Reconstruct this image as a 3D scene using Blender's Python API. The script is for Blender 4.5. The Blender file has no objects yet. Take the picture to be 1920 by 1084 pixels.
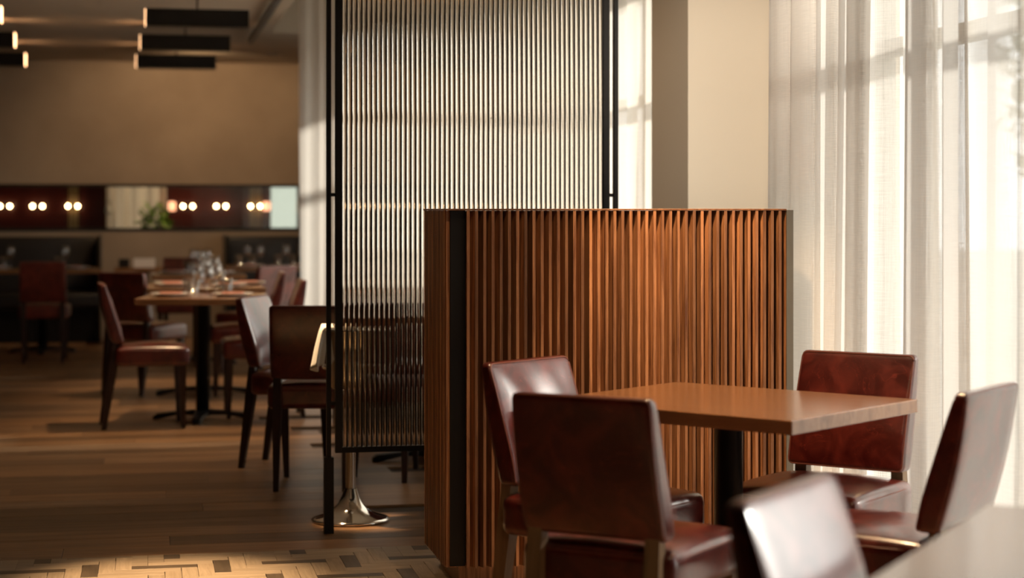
import bpy, bmesh, math, random
from mathutils import Vector, Matrix
random.seed(7)
PI = math.pi
sc = bpy.context.scene
C = sc.collection

# ------------------------------------------------------------------ camera, world, sun, exposure
FPX, HOR, CAMH = 3450.0, 391.0, 1.30          # focal length in pixels of a 1920 x 1084 picture, horizon row, lens height
cam = bpy.data.cameras.new('camera'); co = bpy.data.objects.new('camera', cam); C.objects.link(co)
co.location = (0, 0, CAMH); co.rotation_euler = (PI/2, 0, 0)
cam.sensor_width = 36; cam.lens = FPX*36/1920; cam.shift_y = -(542-HOR)/1920
cam.clip_start = 0.05; cam.clip_end = 200
cam.dof.use_dof = True; cam.dof.focus_distance = 6.35; cam.dof.aperture_fstop = 2.1
sc.camera = co
sc.view_settings.view_transform = 'Standard'; sc.view_settings.look = 'None'
sc.view_settings.exposure = 0.0; sc.view_settings.gamma = 1.0; sc.view_settings.use_curve_mapping = False

S = 0.2; N_ = math.hypot(1, S); CU, SU = 1/N_, S/N_; TH = math.atan2(S, 1)   # the room is turned 11.3 deg to the camera
def RW(a, b, z=0.0):                                    # room coordinates -> world
    return Vector((CU*a - SU*b, SU*a + CU*b, z))
def ROOM(x, y):                                         # world -> room coordinates
    return (CU*x + SU*y, -SU*x + CU*y)

w = bpy.data.worlds.new('sky'); sc.world = w; w.use_nodes = True
bg = w.node_tree.nodes['Background']; bg.inputs[0].default_value = (1.0, 0.985, 0.965, 1); bg.inputs[1].default_value = 3.0

def light(name, kind, loc, energy, color, **k):
    l = bpy.data.lights.new(name, kind); l.energy = energy; l.color = color
    o = bpy.data.objects.new(name, l); C.objects.link(o); o.location = loc
    for q, v in k.items(): setattr(l, q, v)
    return o
def aim(o, target): o.rotation_euler = (Vector(target) - o.location).to_track_quat('-Z', 'Y').to_euler()

sun = light('sun', 'SUN', (8, 2, 6), 4.6, (1.0, 0.945, 0.88), angle=math.radians(2.5))
sd = RW(1.0, 0.06); sun.rotation_euler = Vector((-sd.x, -sd.y, -0.35)).to_track_quat('-Z', 'Y').to_euler()
# portals: they guide the sky's own light through the windows
def portal(b0, b1, z0, z1, a=2.80):
    o = light('sky_portal', 'AREA', RW(a, (b0+b1)/2, (z0+z1)/2), 1, (1, 1, 1), shape='RECTANGLE', size=b1-b0, size_y=z1-z0)
    o.data.cycles.is_portal = True
    d = RW(-1, 0); o.rotation_euler = d.to_track_quat('-Z', 'Z').to_euler()
portal(2.6, 6.76, 0.05, 2.55); portal(8.42, 14.9, 0.72, 2.55)
WARM = (1.0, 0.66, 0.36)
def spot(a, b, target, power, deg, blend=0.7, z=2.74, r=0.04):
    o = light('ceiling_or_fill_spot', 'SPOT', RW(a, b, z), power, WARM, spot_size=math.radians(deg), spot_blend=blend, shadow_soft_size=r)
    aim(o, RW(*target))
spot(1.66, 5.66, (1.86, 6.17, 1.0), 560, 38, 0.9)           # washes the slatted partition
spot(0.10, 6.55, (0.08, 6.45, 0), 720, 27, 1.0)              # pool on the parquet border
for a, b, p in ((0.40, 11.2, 140), (0.5, 13.2, 120), (0.9, 9.3, 30), (1.0, 17.3, 25), (-0.3, 9.8, 45)):
    spot(a, b, (a, b, 0), p, 62)
spot(0.5, 17.3, (0.6, 18.9, 1.6), 60, 135); spot(1.25, 5.15, (1.35, 6.17, 0.8), 45, 62); spot(-0.35, 6.95, (1.0, 6.4, 0.75), 45, 40); spot(1.70, 4.95, (1.55, 4.85, 0.6), 190, 62); spot(1.0, 2.4, (1.2, 4.3, 0.6), 22, 50); spot(0.7, 9.0, (2.3, 7.9, 1.9), 22, 55)  # added fills: partition slats, partition end, chair back, column side; others are ceiling spots
sw = light('column_fill', 'SPOT', RW(1.5, 4.6, 2.7), 330, (1.0, 0.86, 0.70), spot_size=math.radians(30), spot_blend=0.9, shadow_soft_size=0.15); aim(sw, RW(2.5, 7.63, 1.75))  # unseen fill added to brighten the camera-side face of the column
spot(0.25, 7.85, (0.74, 7.66, 0.74), 620, 10.5)  # unseen spot added to brighten the napkin on the wine bucket
l_ = light('plant_fill', 'SPOT', RW(1.0, 19.9, 2.3), 60, WARM, spot_size=math.radians(80), spot_blend=0.7, shadow_soft_size=0.04)  # unseen fill added to brighten the plant in the strip
aim(l_, RW(0.15, 20.5, 1.1))
sc.cycles.max_bounces = 12; sc.cycles.transmission_bounces = 10; sc.cycles.transparent_max_bounces = 24
sc.cycles.diffuse_bounces = 4; sc.cycles.glossy_bounces = 4; sc.cycles.sample_clamp_indirect = 6

# ------------------------------------------------------------------ materials
def mat(name):
    m = bpy.data.materials.new(name); m.use_nodes = True
    nt = m.node_tree; return m, nt, nt.nodes['Principled BSDF']
def nd(nt, t, **k):
    n = nt.nodes.new(t)
    for q, v in k.items(): setattr(n, q, v)
    return n
def plain(name, col, rough=0.5, metal=0.0, spec=0.5, coat=0.0):
    m, nt, p = mat(name)
    p.inputs['Base Color'].default_value = (*col, 1); p.inputs['Roughness'].default_value = rough
    p.inputs['Metallic'].default_value = metal; p.inputs['Specular IOR Level'].default_value = spec
    p.inputs['Coat Weight'].default_value = coat
    return m
def obj_vec(nt, scale, rnd=37.0):
    tc = nd(nt, 'ShaderNodeTexCoord'); oi = nd(nt, 'ShaderNodeObjectInfo')
    mu = nd(nt, 'ShaderNodeMath', operation='MULTIPLY'); mu.inputs[1].default_value = rnd
    nt.links.new(oi.outputs['Random'], mu.inputs[0])
    ad = nd(nt, 'ShaderNodeVectorMath', operation='ADD'); nt.links.new(tc.outputs['Object'], ad.inputs[0]); nt.links.new(mu.outputs[0], ad.inputs[1])
    mp = nd(nt, 'ShaderNodeMapping'); mp.inputs['Scale'].default_value = scale; nt.links.new(ad.outputs[0], mp.inputs[0])
    return mp, oi
def wood(name, dark, light_, scale, rough=0.45, vary=0.35, spec=0.5, bump=0.12, coat=0.0):
    m, nt, p = mat(name)
    mp, oi = obj_vec(nt, scale)
    no = nd(nt, 'ShaderNodeTexNoise'); no.inputs['Scale'].default_value = 1; no.inputs['Detail'].default_value = 7
    no.inputs['Roughness'].default_value = 0.62; no.inputs['Distortion'].default_value = 0.7
    nt.links.new(mp.outputs[0], no.inputs['Vector'])
    cr = nd(nt, 'ShaderNodeValToRGB'); cr.color_ramp.elements[0].position = 0.33; cr.color_ramp.elements[1].position = 0.68
    cr.color_ramp.elements[0].color = (*dark, 1); cr.color_ramp.elements[1].color = (*light_, 1)
    nt.links.new(no.outputs[0], cr.inputs[0])
    hs = nd(nt, 'ShaderNodeHueSaturation'); mr = nd(nt, 'ShaderNodeMapRange')
    mr.inputs[3].default_value = 1-vary; mr.inputs[4].default_value = 1+vary
    nt.links.new(oi.outputs['Random'], mr.inputs[0]); nt.links.new(mr.outputs[0], hs.inputs['Value']); nt.links.new(cr.outputs[0], hs.inputs['Color'])
    nt.links.new(hs.outputs[0], p.inputs['Base Color'])
    bp = nd(nt, 'ShaderNodeBump'); bp.inputs['Strength'].default_value = bump; bp.inputs['Distance'].default_value = 0.002
    nt.links.new(no.outputs[0], bp.inputs['Height']); nt.links.new(bp.outputs[0], p.inputs['Normal'])
    p.inputs['Roughness'].default_value = rough; p.inputs['Specular IOR Level'].default_value = spec; p.inputs['Coat Weight'].default_value = coat; p.inputs['Coat Roughness'].default_value = 0.17
    return m
def leather(name, base, worn, rough=0.34, coat=0.9):
    m, nt, p = mat(name)
    mp, oi = obj_vec(nt, (1, 1, 1), 13)
    n1 = nd(nt, 'ShaderNodeTexNoise'); n1.inputs['Scale'].default_value = 9; n1.inputs['Detail'].default_value = 6; n1.inputs['Distortion'].default_value = 1.2
    n2 = nd(nt, 'ShaderNodeTexNoise'); n2.inputs['Scale'].default_value = 4; n2.inputs['Detail'].default_value = 2; n2.inputs['Distortion'].default_value = 5
    n3 = nd(nt, 'ShaderNodeTexNoise'); n3.inputs['Scale'].default_value = 260; n3.inputs['Detail'].default_value = 3
    for n in (n1, n2, n3): nt.links.new(mp.outputs[0], n.inputs['Vector'])
    cr = nd(nt, 'ShaderNodeValToRGB'); cr.color_ramp.elements[0].position = 0.40; cr.color_ramp.elements[1].position = 0.75
    cr.color_ramp.elements[0].color = (*base, 1); cr.color_ramp.elements[1].color = (*worn, 1)
    nt.links.new(n1.outputs[0], cr.inputs[0])
    # hairline scratches: the thin contour of a strongly distorted noise
    sb = nd(nt, 'ShaderNodeMath', operation='SUBTRACT'); sb.inputs[1].default_value = 0.5; nt.links.new(n2.outputs[0], sb.inputs[0])
    ab = nd(nt, 'ShaderNodeMath', operation='ABSOLUTE'); nt.links.new(sb.outputs[0], ab.inputs[0])
    ml = nd(nt, 'ShaderNodeMapRange'); ml.inputs[1].default_value = 0.0; ml.inputs[2].default_value = 0.006; ml.inputs[3].default_value = 0.35; ml.inputs[4].default_value = 0.0
    nt.links.new(ab.outputs[0], ml.inputs[0])
    mx = nd(nt, 'ShaderNodeMix', data_type='RGBA'); nt.links.new(ml.outputs[0], mx.inputs[0]); nt.links.new(cr.outputs[0], mx.inputs[6])
    mx.inputs[7].default_value = (worn[0]*2.2, worn[1]*2.6, worn[2]*2.6, 1)
    nt.links.new(mx.outputs[2], p.inputs['Base Color'])
    rr = nd(nt, 'ShaderNodeMapRange'); rr.inputs[3].default_value = rough-0.08; rr.inputs[4].default_value = rough+0.12
    nt.links.new(n1.outputs[0], rr.inputs[0]); nt.links.new(rr.outputs[0], p.inputs['Roughness'])
    b1 = nd(nt, 'ShaderNodeBump'); b1.inputs['Strength'].default_value = 0.12; b1.inputs['Distance'].default_value = 0.001; nt.links.new(n3.outputs[0], b1.inputs['Height'])
    b2 = nd(nt, 'ShaderNodeBump'); b2.inputs['Strength'].default_value = 0.11; b2.inputs['Distance'].default_value = 0.004
    nt.links.new(n1.outputs[0], b2.inputs['Height']); nt.links.new(b1.outputs[0], b2.inputs['Normal']); nt.links.new(b2.outputs[0], p.inputs['Normal'])
    p.inputs['Specular IOR Level'].default_value = 0.65; p.inputs['Coat Weight'].default_value = coat; p.inputs['Coat Roughness'].default_value = 0.20
    return m
def plaster(name, c1, c2, scale=1.5, rough=0.9):
    m, nt, p = mat(name)
    ge = nd(nt, 'ShaderNodeNewGeometry'); n = nd(nt, 'ShaderNodeTexNoise'); n.inputs['Scale'].default_value = scale; n.inputs['Detail'].default_value = 6
    nt.links.new(ge.outputs['Position'], n.inputs['Vector'])
    cr = nd(nt, 'ShaderNodeValToRGB'); cr.color_ramp.elements[0].position = 0.3; cr.color_ramp.elements[1].position = 0.7
    cr.color_ramp.elements[0].color = (*c1, 1); cr.color_ramp.elements[1].color = (*c2, 1)
    nt.links.new(n.outputs[0], cr.inputs[0]); nt.links.new(cr.outputs[0], p.inputs['Base Color']); p.inputs['Roughness'].default_value = rough
    bp = nd(nt, 'ShaderNodeBump'); bp.inputs['Strength'].default_value = 0.1; bp.inputs['Distance'].default_value = 0.004
    nt.links.new(n.outputs[0], bp.inputs['Height']); nt.links.new(bp.outputs[0], p.inputs['Normal'])
    p.inputs['Specular IOR Level'].default_value = 0.15
    return m
def emit(name, col, strength):
    m, nt, p = mat(name); p.inputs['Base Color'].default_value = (*col, 1)
    p.inputs['Emission Color'].default_value = (*col, 1); p.inputs['Emission Strength'].default_value = strength
    return m
def thin_glass(name, tint=(1, 1, 1), refl=1.0, rough=0.0):
    m, nt, p = mat(name); nt.nodes.remove(p); out = nt.nodes['Material Output']
    tr = nd(nt, 'ShaderNodeBsdfTransparent'); tr.inputs[0].default_value = (*tint, 1)
    gl = nd(nt, 'ShaderNodeBsdfGlossy'); gl.inputs['Roughness'].default_value = rough
    lw = nd(nt, 'ShaderNodeLayerWeight'); lw.inputs[0].default_value = 0.5
    pw = nd(nt, 'ShaderNodeMath', operation='POWER'); pw.inputs[1].default_value = 5.0; nt.links.new(lw.outputs['Facing'], pw.inputs[0])
    mu = nd(nt, 'ShaderNodeMath', operation='MULTIPLY_ADD'); mu.inputs[1].default_value = 0.9*refl; mu.inputs[2].default_value = 0.045*refl; mu.use_clamp = True
    nt.links.new(pw.outputs[0], mu.inputs[0])
    mx = nd(nt, 'ShaderNodeMixShader'); nt.links.new(mu.outputs[0], mx.inputs[0]); nt.links.new(tr.outputs[0], mx.inputs[1]); nt.links.new(gl.outputs[0], mx.inputs[2])
    nt.links.new(mx.outputs[0], out.inputs[0])
    return m
def sheer(name, col, open_=0.45, trans=0.45, contrast=0.6):
    """loose weave: threads scatter, the holes between them let light straight through; seen aslant the holes close"""
    m, nt, p = mat(name); nt.nodes.remove(p); out = nt.nodes['Material Output']
    uv = nd(nt, 'ShaderNodeUVMap')
    def threads(sx, sy, detail):
        mp = nd(nt, 'ShaderNodeMapping'); mp.inputs['Scale'].default_value = (sx, sy, 1); nt.links.new(uv.outputs[0], mp.inputs[0])
        n = nd(nt, 'ShaderNodeTexNoise'); n.inputs['Scale'].default_value = 1; n.inputs['Detail'].default_value = detail; nt.links.new(mp.outputs[0], n.inputs['Vector'])
        return n
    n1 = threads(260, 5, 3); n2 = threads(12, 340, 3)
    ad = nd(nt, 'ShaderNodeMath', operation='ADD'); nt.links.new(n1.outputs[0], ad.inputs[0]); nt.links.new(n2.outputs[0], ad.inputs[1])
    mr = nd(nt, 'ShaderNodeMapRange'); mr.inputs[1].default_value = 0.7; mr.inputs[2].default_value = 1.3
    mr.inputs[3].default_value = open_*(1-contrast); mr.inputs[4].default_value = open_*(1+contrast)
    nt.links.new(ad.outputs[0], mr.inputs[0])
    lw = nd(nt, 'ShaderNodeLayerWeight'); lw.inputs[0].default_value = 0.5
    sl = nd(nt, 'ShaderNodeMapRange'); sl.inputs[1].default_value = 0.05; sl.inputs[2].default_value = 0.85; sl.inputs[3].default_value = 1.0; sl.inputs[4].default_value = 0.06
    nt.links.new(lw.outputs['Facing'], sl.inputs[0])
    mu = nd(nt, 'ShaderNodeMath', operation='MULTIPLY'); mu.use_clamp = True; nt.links.new(mr.outputs[0], mu.inputs[0]); nt.links.new(sl.outputs[0], mu.inputs[1])
    df = nd(nt, 'ShaderNodeBsdfDiffuse'); df.inputs[0].default_value = (*col, 1)
    tl = nd(nt, 'ShaderNodeBsdfTranslucent'); tl.inputs[0].default_value = (*col, 1)
    cl = nd(nt, 'ShaderNodeMixShader'); cl.inputs[0].default_value = trans; nt.links.new(df.outputs[0], cl.inputs[1]); nt.links.new(tl.outputs[0], cl.inputs[2])
    tr = nd(nt, 'ShaderNodeBsdfTransparent')
    mx = nd(nt, 'ShaderNodeMixShader'); nt.links.new(mu.outputs[0], mx.inputs[0]); nt.links.new(cl.outputs[0], mx.inputs[1]); nt.links.new(tr.outputs[0], mx.inputs[2])
    nt.links.new(mx.outputs[0], out.inputs[0])
    return m
def reeded_glass(name):
    m, nt, p = mat(name); nt.nodes.remove(p); out = nt.nodes['Material Output']
    g = nd(nt, 'ShaderNodeBsdfGlass'); g.inputs['Color'].default_value = (1.0, 0.97, 0.92, 1); g.inputs['Roughness'].default_value = 0.0; g.inputs['IOR'].default_value = 1.5
    nt.links.new(g.outputs[0], out.inputs[0]); return m

M = dict(
    floorbase=plain('floor_base', (0.05, 0.028, 0.014), 0.7),
    plank=wood('oak_plank', (0.19, 0.103, 0.047), (0.35, 0.195, 0.097), (1.6, 22, 10), 0.38, 0.38, bump=0.06),
    block=wood('pale_oak_block', (0.36, 0.27, 0.18), (0.52, 0.41, 0.29), (5, 60, 20), 0.45, 0.12, bump=0.08),
    blockdark=wood('grey_block', (0.085, 0.062, 0.04), (0.15, 0.11, 0.075), (5, 40, 20), 0.4, 0.15, bump=0.08),
    slat=wood('walnut_slat', (0.115, 0.042, 0.017), (0.40, 0.185, 0.082), (85, 85, 3.2), 0.40, 0.42, bump=0.2),
    table=wood('table_top', (0.24, 0.105, 0.045), (0.36, 0.17, 0.075), (2.2, 26, 12), 0.27, 0.05, bump=0.03, coat=0.7),
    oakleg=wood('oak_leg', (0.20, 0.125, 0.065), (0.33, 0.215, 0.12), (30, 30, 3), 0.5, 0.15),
    shadedleg=wood('shaded_leg', (0.020, 0.008, 0.005), (0.042, 0.017, 0.010), (30, 30, 3), 0.42, 0.15),  # legs of the back chairs, their shade put into a darker colour
    oxblood=leather('oxblood_leather', (0.068, 0.0056, 0.0042), (0.19, 0.024, 0.014), 0.30),
    piping=plain('piping', (0.20, 0.06, 0.04), 0.4),
    blackleather=leather('black_leather', (0.006, 0.004, 0.003), (0.012, 0.007, 0.005), 0.45, 0.1),
    black=plain('black_metal', (0.012, 0.011, 0.010), 0.38, 0.3),
    bronze=plain('bronze_metal', (0.045, 0.038, 0.028), 0.35, 0.7),
    greymetal=plain('grey_edge', (0.17, 0.16, 0.14), 0.45, 0.6),
    chrome=plain('chrome', (0.86, 0.83, 0.78), 0.07, 1.0),
    wallback=plaster('plaster_back', (0.33, 0.255, 0.19), (0.44, 0.35, 0.265), 1.3),
    ceil=plaster('ceiling_paint', (0.50, 0.43, 0.34), (0.55, 0.475, 0.38), 0.6),
    cream=plaster('cream_paint', (0.80, 0.71, 0.58), (0.83, 0.74, 0.61), 0.6),
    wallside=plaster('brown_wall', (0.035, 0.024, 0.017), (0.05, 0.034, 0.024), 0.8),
    winframe=plain('window_frame', (0.55, 0.50, 0.43), 0.5),
    pane=thin_glass('window_pane', (0.97, 0.985, 0.97)),
    sheer=sheer('linen_sheer', (0.80, 0.755, 0.705), 0.32, 0.54),
    sheerb=sheer('linen_sheer_right', (0.80, 0.755, 0.705), 0.20, 0.43),
    sheerfar=sheer('linen_sheer_far', (0.84, 0.76, 0.67), 0.15, 0.64),
    reed=reeded_glass('reeded_glass'),
    glassware=thin_glass('glassware', (0.98, 0.98, 0.98), 3.0, 0.04),
    white=plain('white_cloth', (0.86, 0.83, 0.77), 0.85),
    salmon=plain('salmon_paper', (0.62, 0.27, 0.19), 0.8),
    china=plain('china', (0.78, 0.74, 0.68), 0.25),
    steel=plain('cutlery', (0.75, 0.72, 0.68), 0.2, 1.0),
    red=plain('red_lacquer', (0.035, 0.0035, 0.0025), 0.35),
    glow=emit('warm_glow', (1.0, 0.55, 0.27), 7.0),
    bulb=emit('bulb', (1.0, 0.62, 0.30), 34.0),
    shade=emit('pink_shade', (1.0, 0.45, 0.25), 2.0),
    leaf=plain('leaf', (0.20, 0.36, 0.05), 0.6), outleaf=plain('tree_leaf', (0.34, 0.36, 0.25), 0.7), bark=plain('bark', (0.12, 0.09, 0.06), 0.9),
    paving=plaster('paving', (0.42, 0.40, 0.37), (0.52, 0.50, 0.46), 0.5),
    frost=thin_glass('pale_pane', (0.50, 0.52, 0.48)), smoked=thin_glass('smoked_pane', (0.48, 0.42, 0.34)),
)

# ------------------------------------------------------------------ mesh helpers
def obj(name, me, m=None, parent=None, loc=None, rotz=None, smooth=False):
    if isinstance(me, bmesh.types.BMesh):
        bm = me; me = bpy.data.meshes.new(name); bm.to_mesh(me); bm.free()
    if m is not None and not me.materials: me.materials.append(m)
    if smooth:
        for p in me.polygons: p.use_smooth = True
    o = bpy.data.objects.new(name, me); C.objects.link(o)
    if parent is not None: o.parent = parent
    if loc is not None: o.location = loc
    if rotz is not None: o.rotation_euler = (0, 0, rotz)
    return o
def empty(name, label, cat, loc=(0, 0, 0), rotz=0.0, group=None, kind=None):
    o = bpy.data.objects.new(name, None); C.objects.link(o); o.empty_display_size = 0.1
    o.location = loc; o.rotation_euler = (0, 0, rotz); tag(o, label, cat, group, kind); return o
def tag(o, label=None, cat=None, group=None, kind=None):
    if label: o['label'] = label
    if cat: o['category'] = cat
    if group: o['group'] = group
    if kind: o['kind'] = kind
    return o
def struct(name, bm, m, parent=None, room=True):
    o = obj(name, bm, m, parent)
    if parent is None:
        o['kind'] = 'structure'
        if room: o.rotation_euler = (0, 0, TH)
    return o
def copy_tree(src, loc=None, rotz=None, label=None, group=None):
    c = src.copy(); C.objects.link(c)
    if loc is not None: c.location = loc
    if rotz is not None: c.rotation_euler = (0, 0, rotz)
    if label: c['label'] = label
    if group: c['group'] = group
    for ch in src.children:
        d = ch.copy(); C.objects.link(d); d.parent = c
        for g in ch.children:
            e = g.copy(); C.objects.link(e); e.parent = d
    return c
def box(bm, x0, x1, y0, y1, z0, z1):
    v = [bm.verts.new(p) for p in ((x0,y0,z0),(x1,y0,z0),(x1,y1,z0),(x0,y1,z0),(x0,y0,z1),(x1,y0,z1),(x1,y1,z1),(x0,y1,z1))]
    for f in ((3,2,1,0),(4,5,6,7),(0,1,5,4),(1,2,6,5),(2,3,7,6),(3,0,4,7)): bm.faces.new([v[i] for i in f])
    return v
def boxes(*bs):
    bm = bmesh.new()
    for b in bs: box(bm, *b)
    return bm
def bevbox(x0, x1, y0, y1, z0, z1, r=0.003, seg=2):
    bm = boxes((x0, x1, y0, y1, z0, z1))
    bmesh.ops.bevel(bm, geom=list(bm.edges), offset=r, segments=seg, affect='EDGES', profile=0.5)
    return bm
def rbox(hx, hy, hz, r, deform=None, n=4, center=(0, 0, 0)):
    """box with rounded edges, optional deformation of every vertex"""
    def ax(h):
        e = [-h, -h+r*0.13, -h+r*0.5, -h+r]; k = [-(h-r)+2*(h-r)*i/n for i in range(1, n)]
        return e + k + [-q for q in reversed(e)]
    X, Y, Z = ax(hx), ax(hy), ax(hz)
    bm = bmesh.new(); cache = {}
    def V(p):
        key = tuple(round(c, 6) for c in p)
        if key not in cache:
            q = Vector(p); i = Vector((max(-hx+r, min(hx-r, q.x)), max(-hy+r, min(hy-r, q.y)), max(-hz+r, min(hz-r, q.z))))
            d = q-i
            if d.length > 1e-9: q = i + d.normalized()*r
            q = q + Vector(center)
            if deform: q = Vector(deform(q))
            cache[key] = bm.verts.new(q)
        return cache[key]
    def face(pts):
        try: bm.faces.new([V(p) for p in pts])
        except ValueError: pass
    for A, B, mk in ((X, Y, 'z'), (Y, Z, 'x'), (Z, X, 'y')):
        for i in range(len(A)-1):
            for j in range(len(B)-1):
                q = ((A[i], B[j]), (A[i+1], B[j]), (A[i+1], B[j+1]), (A[i], B[j+1]))
                if mk == 'z': hi = [(a, b, hz) for a, b in q]; lo = [(a, b, -hz) for a, b in q]
                elif mk == 'x': hi = [(hx, a, b) for a, b in q]; lo = [(-hx, a, b) for a, b in q]
                else: hi = [(b, hy, a) for a, b in q]; lo = [(b, -hy, a) for a, b in q]
                face(hi); face(lo[::-1])
    return bm
def lathe(prof, seg=24, cap=False):
    bm = bmesh.new(); rings = []
    for r, z in prof:
        if r < 1e-6: rings.append([bm.verts.new((0, 0, z))])
        else: rings.append([bm.verts.new((r*math.cos(2*PI*i/seg), r*math.sin(2*PI*i/seg), z)) for i in range(seg)])
    for a, b in zip(rings, rings[1:]):
        for i in range(seg):
            j = (i+1) % seg
            if len(a) == 1 and len(b) == 1: continue
            if len(a) == 1: bm.faces.new((a[0], b[j], b[i]))
            elif len(b) == 1: bm.faces.new((a[i], a[j], b[0]))
            else: bm.faces.new((a[i], a[j], b[j], b[i]))
    return bm
def tube(bm, pts, r, seg=6, closed=False):
    pts = [Vector(p) for p in pts]; n = len(pts); rings = []
    for i in range(n):
        if closed: t = pts[(i+1) % n]-pts[i-1]
        else: t = pts[min(i+1, n-1)]-pts[max(i-1, 0)]
        t.normalize(); up = Vector((0, 0, 1)) if abs(t.z) < 0.9 else Vector((1, 0, 0))
        s = t.cross(up).normalized(); u2 = s.cross(t)
        rings.append([bm.verts.new(pts[i]+r*(math.cos(2*PI*k/seg)*s+math.sin(2*PI*k/seg)*u2)) for k in range(seg)])
    rng = range(n) if closed else range(n-1)
    for i in rng:
        a, b = rings[i], rings[(i+1) % n]
        for k in range(seg):
            bm.faces.new((a[k], a[(k+1) % seg], b[(k+1) % seg], b[k]))
    if not closed:
        bm.faces.new(rings[0][::-1]); bm.faces.new(rings[-1])
def taper(bm, p0, p1, s0, s1, mid=None):
    """square leg from p0 to p1 with half sizes s0, s1 (each (hx, hy)); mid = list of further (p, s) between"""
    secs = [(p0, s0)] + (mid or []) + [(p1, s1)]; rings = []
    for p, s in secs:
        rings.append([bm.verts.new((p[0]+sx*s[0], p[1]+sy*s[1], p[2])) for sx, sy in ((-1,-1),(1,-1),(1,1),(-1,1))])
    for a, b in zip(rings, rings[1:]):
        for k in range(4): bm.faces.new((a[k], a[(k+1) % 4], b[(k+1) % 4], b[k]))
    bm.faces.new(rings[0][::-1]); bm.faces.new(rings[-1])
    bmesh.ops.recalc_face_normals(bm, faces=bm.faces)

# ------------------------------------------------------------------ the room
AL, AR, BF, BB = -5.0, 2.75, -2.0, 18.95        # left wall, facade, wall behind the camera, back wall (room coordinates)
CZ, PZ = 2.78, 3.30                              # ceiling, top of the curtain pocket
floor = struct('floor', boxes((AL-0.2, AR+0.15, BF-0.2, BB+0.2, -0.15, -0.012)), M['floorbase'])
# filler boards where the camera sees nothing of single planks
fb = struct('floor_board_field', boxes((AL, -2.3, 7.03, BB, -0.012, 0), (AL, AR, BF, 5.83, -0.012, 0), (AL, -1.0, 5.83, 7.03, -0.012, 0), (2.5, AR, 5.83, 7.03, -0.012, 0)), M['plank'], floor)
# wide oak planks
PW = 0.198; lens = (1.2, 1.5, 1.8, 2.1, 2.4); pm = {}
for L in lens:
    bm = bevbox(0, L-0.0016, 0, PW-0.0016, -0.012, 0, 0.0008, 1); me = bpy.data.meshes.new('plank'); bm.to_mesh(me); bm.free(); me.materials.append(M['plank']); pm[L] = me
b = 7.03; row = 0
while b < BB-0.01:
    a = -2.3 - random.choice((0.0, 0.45, 0.9, 1.3))
    a = max(a, -3.0)
    while a < AR-0.1:
        L = random.choice(lens)
        if a+L > AR: break
        if a+L > -2.0: obj('plank', pm[L], None, floor, (a, b, 0.0 + random.uniform(-0.0003, 0.0003)))
        a += L
    b += PW; row += 1
# herringbone border of pale blocks with dark ones let in
BW, NB = 0.0585, 4; BLn = BW*NB
bmh = bevbox(0, BLn-0.0012, 0, BW-0.0012, -0.012, 0, 0.0006, 1); meL = bpy.data.meshes.new('parquet_block'); bmh.to_mesh(meL); bmh.free(); meD = meL.copy()
meL.materials.append(M['block']); meD.materials.append(M['blockdark'])
A0, A1, B0, B1 = -0.98, 1.16, 5.83, 7.03; nblk = 0; cut = []
for ky in range(-6, 26):
    for mx in range(-8, 9):
        for kind in 'HV':
            cx = ky + 2*NB*mx
            if kind == 'H': x0, y0, w_, h_ = cx, ky, NB, 1
            else: x0, y0, w_, h_ = cx, ky+1, 1, NB
            xa, ya = A0+x0*BW, B0+y0*BW; xb, yb = xa+w_*BW, ya+h_*BW
            if xb <= A0+0.01 or xa >= A1-0.01 or yb <= B0+0.01 or ya >= B1-0.01: continue
            dark = (ky % 5 == 1) if kind == 'H' else (ky % 5 == 3)
            me = meD if dark else meL
            whole = ya >= B0-0.001 and yb <= B1+0.001 and xa >= A0-0.001 and xb <= A1+0.001
            if whole:
                if kind == 'H': o = obj('parquet_block', me, None, floor, (xa, ya, random.uniform(0, 0.0004)))
                else: o = obj('parquet_block', me, None, floor, (xb, ya, random.uniform(0, 0.0004)), PI/2)
            else:
                q = (max(xa, A0), min(xb, A1), max(ya, B0), min(yb, B1))
                if q[1]-q[0] < 0.004 or q[3]-q[2] < 0.004: continue
                o = obj('parquet_block', boxes((0, q[1]-q[0]-0.0012, 0, q[3]-q[2]-0.0012, -0.012, 0)), M['blockdark'] if dark else M['block'], floor, (q[0], q[2], 0))
            nblk += 1
print('blocks', nblk)
struct('floor_board_field', boxes((1.16, 2.5, 5.83, 7.03, -0.012, 0)), M['block'], floor)

# ceiling with a recessed curtain pocket along the facade
struct('ceiling', boxes((AL-0.2, 1.05, BF-0.2, 15.6, CZ, CZ+0.1), (AL-0.2, AR+0.15, 15.6, BB+0.2, CZ, CZ+0.1), (1.05, AR+0.15, BF-0.2, 15.6, PZ, PZ+0.1),
                        (0.97, 1.05, BF-0.2, 15.6, CZ+0.1, PZ+0.1), (0.97, AR+0.15, 15.6, 15.7, CZ+0.1, PZ+0.1)), M['ceil'])
# back wall with a long strip opening
OZ0, OZ1, OA0, OA1 = 1.075, 1.545, -2.6, 1.56
struct('wall_back', boxes((AL-0.2, AR+0.15, BB, BB+0.15, -0.1, OZ0), (AL-0.2, AR+0.15, BB, BB+0.15, OZ1, PZ), (AL-0.2, OA0, BB, BB+0.15, OZ0, OZ1), (OA1, AR+0.15, BB, BB+0.15, OZ0, OZ1)), M['wallback'])
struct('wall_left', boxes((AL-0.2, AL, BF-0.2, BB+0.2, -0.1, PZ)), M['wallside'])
struct('wall_front', boxes((AL-0.2, AR+0.15, BF-0.2, BF, -0.1, PZ)), M['wallside'])
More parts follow.
